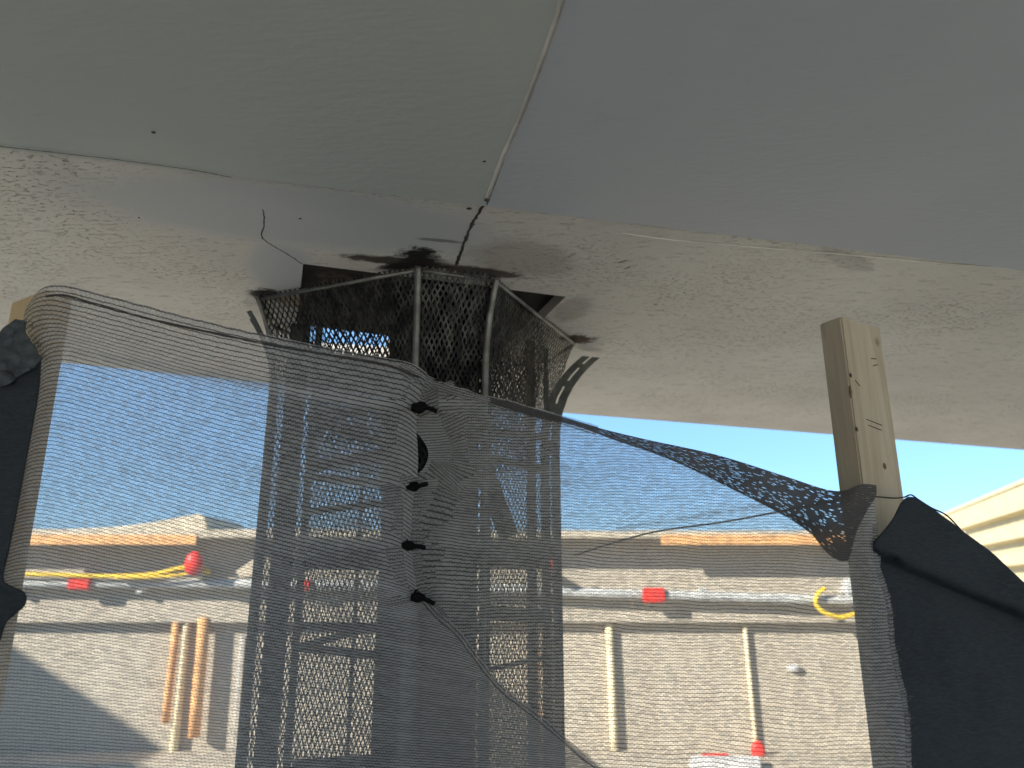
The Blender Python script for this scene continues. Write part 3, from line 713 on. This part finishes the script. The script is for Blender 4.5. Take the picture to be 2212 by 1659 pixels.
def lamp(px, py, r, Y, lab):
    """round red warning lamp: base plate + domed lens"""
    a = at(px, py, Y); t = empty("warning_lamp", a); tag(t, lab, "lamp", "red lamps on the beige building")
    bm = bmesh.new(); bmesh.ops.create_uvsphere(bm, u_segments=18, v_segments=12, radius=r)
    for v_ in bm.verts: v_.co = Vector((v_.co.x, v_.co.y * .6, v_.co.z * 1.35)) + a
    link("lens", bm, MT['red'], t, True)
    bm = bmesh.new(); box(bm, (a.x - r * .8, a.y + r * .35, a.z - r * 1.3), (a.x + r * .8, YU - .001 if Y < YU else YB - .001, a.z - r * .5)); link("bracket", bm, MT['grey'], t)
lamp(418, 1217, .066, YU - .25, "red upright lamp above the yellow cord at left")
lamp(1186, 1222, .05, YU - .25, "small red lamp half hidden behind the lath column")
lamp(1638, 1622, .052, YB - .18, "round red lamp low down at the foot of the thin right pole")
# yellow cord and loop
bm = bmesh.new(); tube(bm, smoothpts([at(x, y, YU - .16) for x, y in ((-60, 1236), (45, 1240), (130, 1242), (220, 1245), (300, 1243), (350, 1237), (385, 1228), (420, 1226), (452, 1234))], 6), .017, 8)
tube(bm, smoothpts([at(x, y, YU - .18) for x, y in ((250, 1247), (320, 1247), (380, 1243), (430, 1236), (455, 1237))], 6), .012, 8)
tag(link("cord", bm, MT['yellow'], None, True), "yellow cord lying along the top of the white rail at left", "cord")
bm = bmesh.new(); tube(bm, smoothpts([at(x, y, YU - .16) for x, y in ((1782, 1270), (1768, 1282), (1762, 1300), (1772, 1317), (1792, 1328), (1820, 1333), (1862, 1322))], 6), .017, 8)
tag(link("hose", bm, MT['yellow'], None, True), "yellow hose looped over the rail at right", "hose")
thingbox("white_bracket", "small white box on the rail above the yellow hose", "box", 1838, 1268, 26, 36, YU - .27, MT['white'])
# upright poles
def pole(name, lab, xt, yt, xb, yb, r, Y, mat, cat="pole", grp=None, flat=1):
    bm = bmesh.new(); a, b = at(xt, yt, Y), at(xb, yb, Y)
    tube(bm, [a, a.lerp(b, .33) + Vector((.004, 0, 0)), a.lerp(b, .7), b], r, 10, flat); return tag(link(name, bm, mat, None, True), lab, cat, grp)
def down(name, lab, xt, yt, r, Y, mat, cat="pole", grp=None):
    bm = bmesh.new(); a = at(xt, yt, Y); b = Vector((a.x + .02, a.y, 0.0)); tube(bm, [a, a.lerp(b, .5), b], r, 10)
    return tag(link(name, bm, mat, None, True), lab, cat, grp)
G_ = "cream poles in front of the beige wall"
down("pole", "thick cream pole in front of the beige wall, just right of the column", 1313, 1306, .030, YB - .032, MT['pole'], grp=G_)
down("pole", "thin cream pole at right ending at the round red lamp", 1604, 1302, .017, YB - .032, MT['pole'], grp=G_)
down("pole", "cream pole beside the orange bars at left", 410, 1276, .032, YB - .04, MT['pole'], grp=G_)
down("pole", "very thin pale pole between the orange bars and the column", 522, 1372, .007, YB - .02, MT['white'], grp=G_)
down("pole", "very thin pale pole right beside the left edge of the column", 578, 1372, .007, YB - .02, MT['white'], grp=G_)
G_ = "orange bars against the beige wall"
pole("orange_bar", "orange bar close behind the cream pole, left one of the pair", 382, 1338, 357, 1562, .030, YB - .07, MT['orange'], "bar", G_)
pole("orange_bar", "orange bar standing free to the right of the cream pole", 441, 1334, 419, 1592, .044, YB - .09, MT['orange'], "bar", G_)
pole("orange_bar", "orange bar glimpsed through the right side of the lath column", 1152, 1352, 1158, 1640, .040, YB - .09, MT['orange'], "bar", G_)
# ledge along the foot of the wall, boxes on it
zg = zat(1106, 1650, YB - .45)
bm = bmesh.new(); box(bm, (X0, YB - .45, 0), (X1, YB - .003, zg)); bevel(bm, .02, 2); tag(link("ledge", bm, MT['wall']), "pale ledge along the foot of the beige wall", "ledge")
thingbox("red_board", "flat red strip lying on the pale ledge near the thin right pole", "strip", 1548, 1635, 62, 9, YB - .40, MT['red'])
thingbox("white_crate", "low white crate on the ledge at the lower right", "crate", 1570, 1655, 150, 34, YB - .52, MT['white'])
a = at(1714, 1443, YB - .03); bm = bmesh.new(); bmesh.ops.create_uvsphere(bm, u_segments=16, v_segments=8, radius=.052)
for v_ in bm.verts: v_.co = Vector((v_.co.x, v_.co.y * .5, v_.co.z * .55 + .006 * fbm(v_.co.x * 30, 1, 1))) + a
tag(link("wall_lamp", bm, MT['white'], None, True), "small white oval fitting on the beige wall at right", "wall fitting")
a = at(545, 1228, YU - .1); bm = bmesh.new(); extr(bm, [at(x, y, YU - .1) for x, y in ((500, 1240), (560, 1200), (600, 1195), (600, 1246), (505, 1248))], (0, .08, 0)); bevel(bm, .01, 1)
tag(link("pale_sack", bm, MT['fascia']), "pale wedge-shaped sack above the rail just left of the column", "sack")

# ------------------------------------------------------------ corrugated steel building at right
ct = empty("corrugated_shed", (7.2, 11, 0)); tag(ct, "cream corrugated steel shed with deep horizontal ribs at the right edge", "shed")
pn, pf = at(2420, 962, 7.2), at(2040, 1113, 13.3)
topz = EYE + 1.32
pn = atz(2212, 1044, 1.32); pf = atz(2046, 1112, 1.32); dv = (pf - pn); dv.z = 0; dv.normalize()
near = pn - dv * 4.5; far = pf + dv * 1.0; nv_ = Vector((-dv.y, dv.x, 0))     # outward, towards the camera side
if nv_.x > 0: nv_ = -nv_
prof = []; z = topz
prof += [(0, topz), (0, topz - .30), (.0, topz - .305)]
z = topz - .305
while z > .1:
    prof += [(-.0, z), (-.13, z - .03), (-.13, z - .13), (0, z - .17), (.0, z - .34)]; z -= .34
bm = bmesh.new(); pr = None
for d, z in prof:
    r_ = [bm.verts.new(Vector((q.x, q.y, z)) + nv_ * d) for q in (near, far)]
    if pr: bm.faces.new((pr[0], pr[1], r_[1], r_[0]))
    pr = r_
bk = [bm.verts.new(Vector((q.x, q.y, z)) - nv_ * 2.5) for z in (prof[-1][1], topz) for q in (near, far)]
bm.faces.new((pr[0], pr[1], bk[1], bk[0])); bm.faces.new((bk[0], bk[1], bk[3], bk[2]))
bmesh.ops.recalc_face_normals(bm, faces=bm.faces)
link("ribbed_wall", bm, MT['corr'], ct)
bm = bmesh.new(); q0, q1 = near + nv_ * .02, far + nv_ * .02
extr(bm, [Vector((p.x, p.y, topz)) for p in (q0, q1, q1 - nv_ * 2.6, q0 - nv_ * 2.6)], (0, 0, .05)); link("roof", bm, MT['corr'], ct)

# unseen block added at the camera's left to throw the slanting shade on the beige wall
p1 = at(20, 1390, YB); p2 = at(420, 1590, YB)
x0 = -9.0; k = (6.0 - p1.y); slope = SUN_T.z / SUN_T.x
zt_ = p1.z + slope * (x0 - p1.x)
bm = bmesh.new(); box(bm, (x0 - 4, -4, 0), (x0, 5.0, zt_)); nb = tag(link("shade_caster", bm, MT['wall']), "tan block out to the left, added to cast the slanting shade", "building")
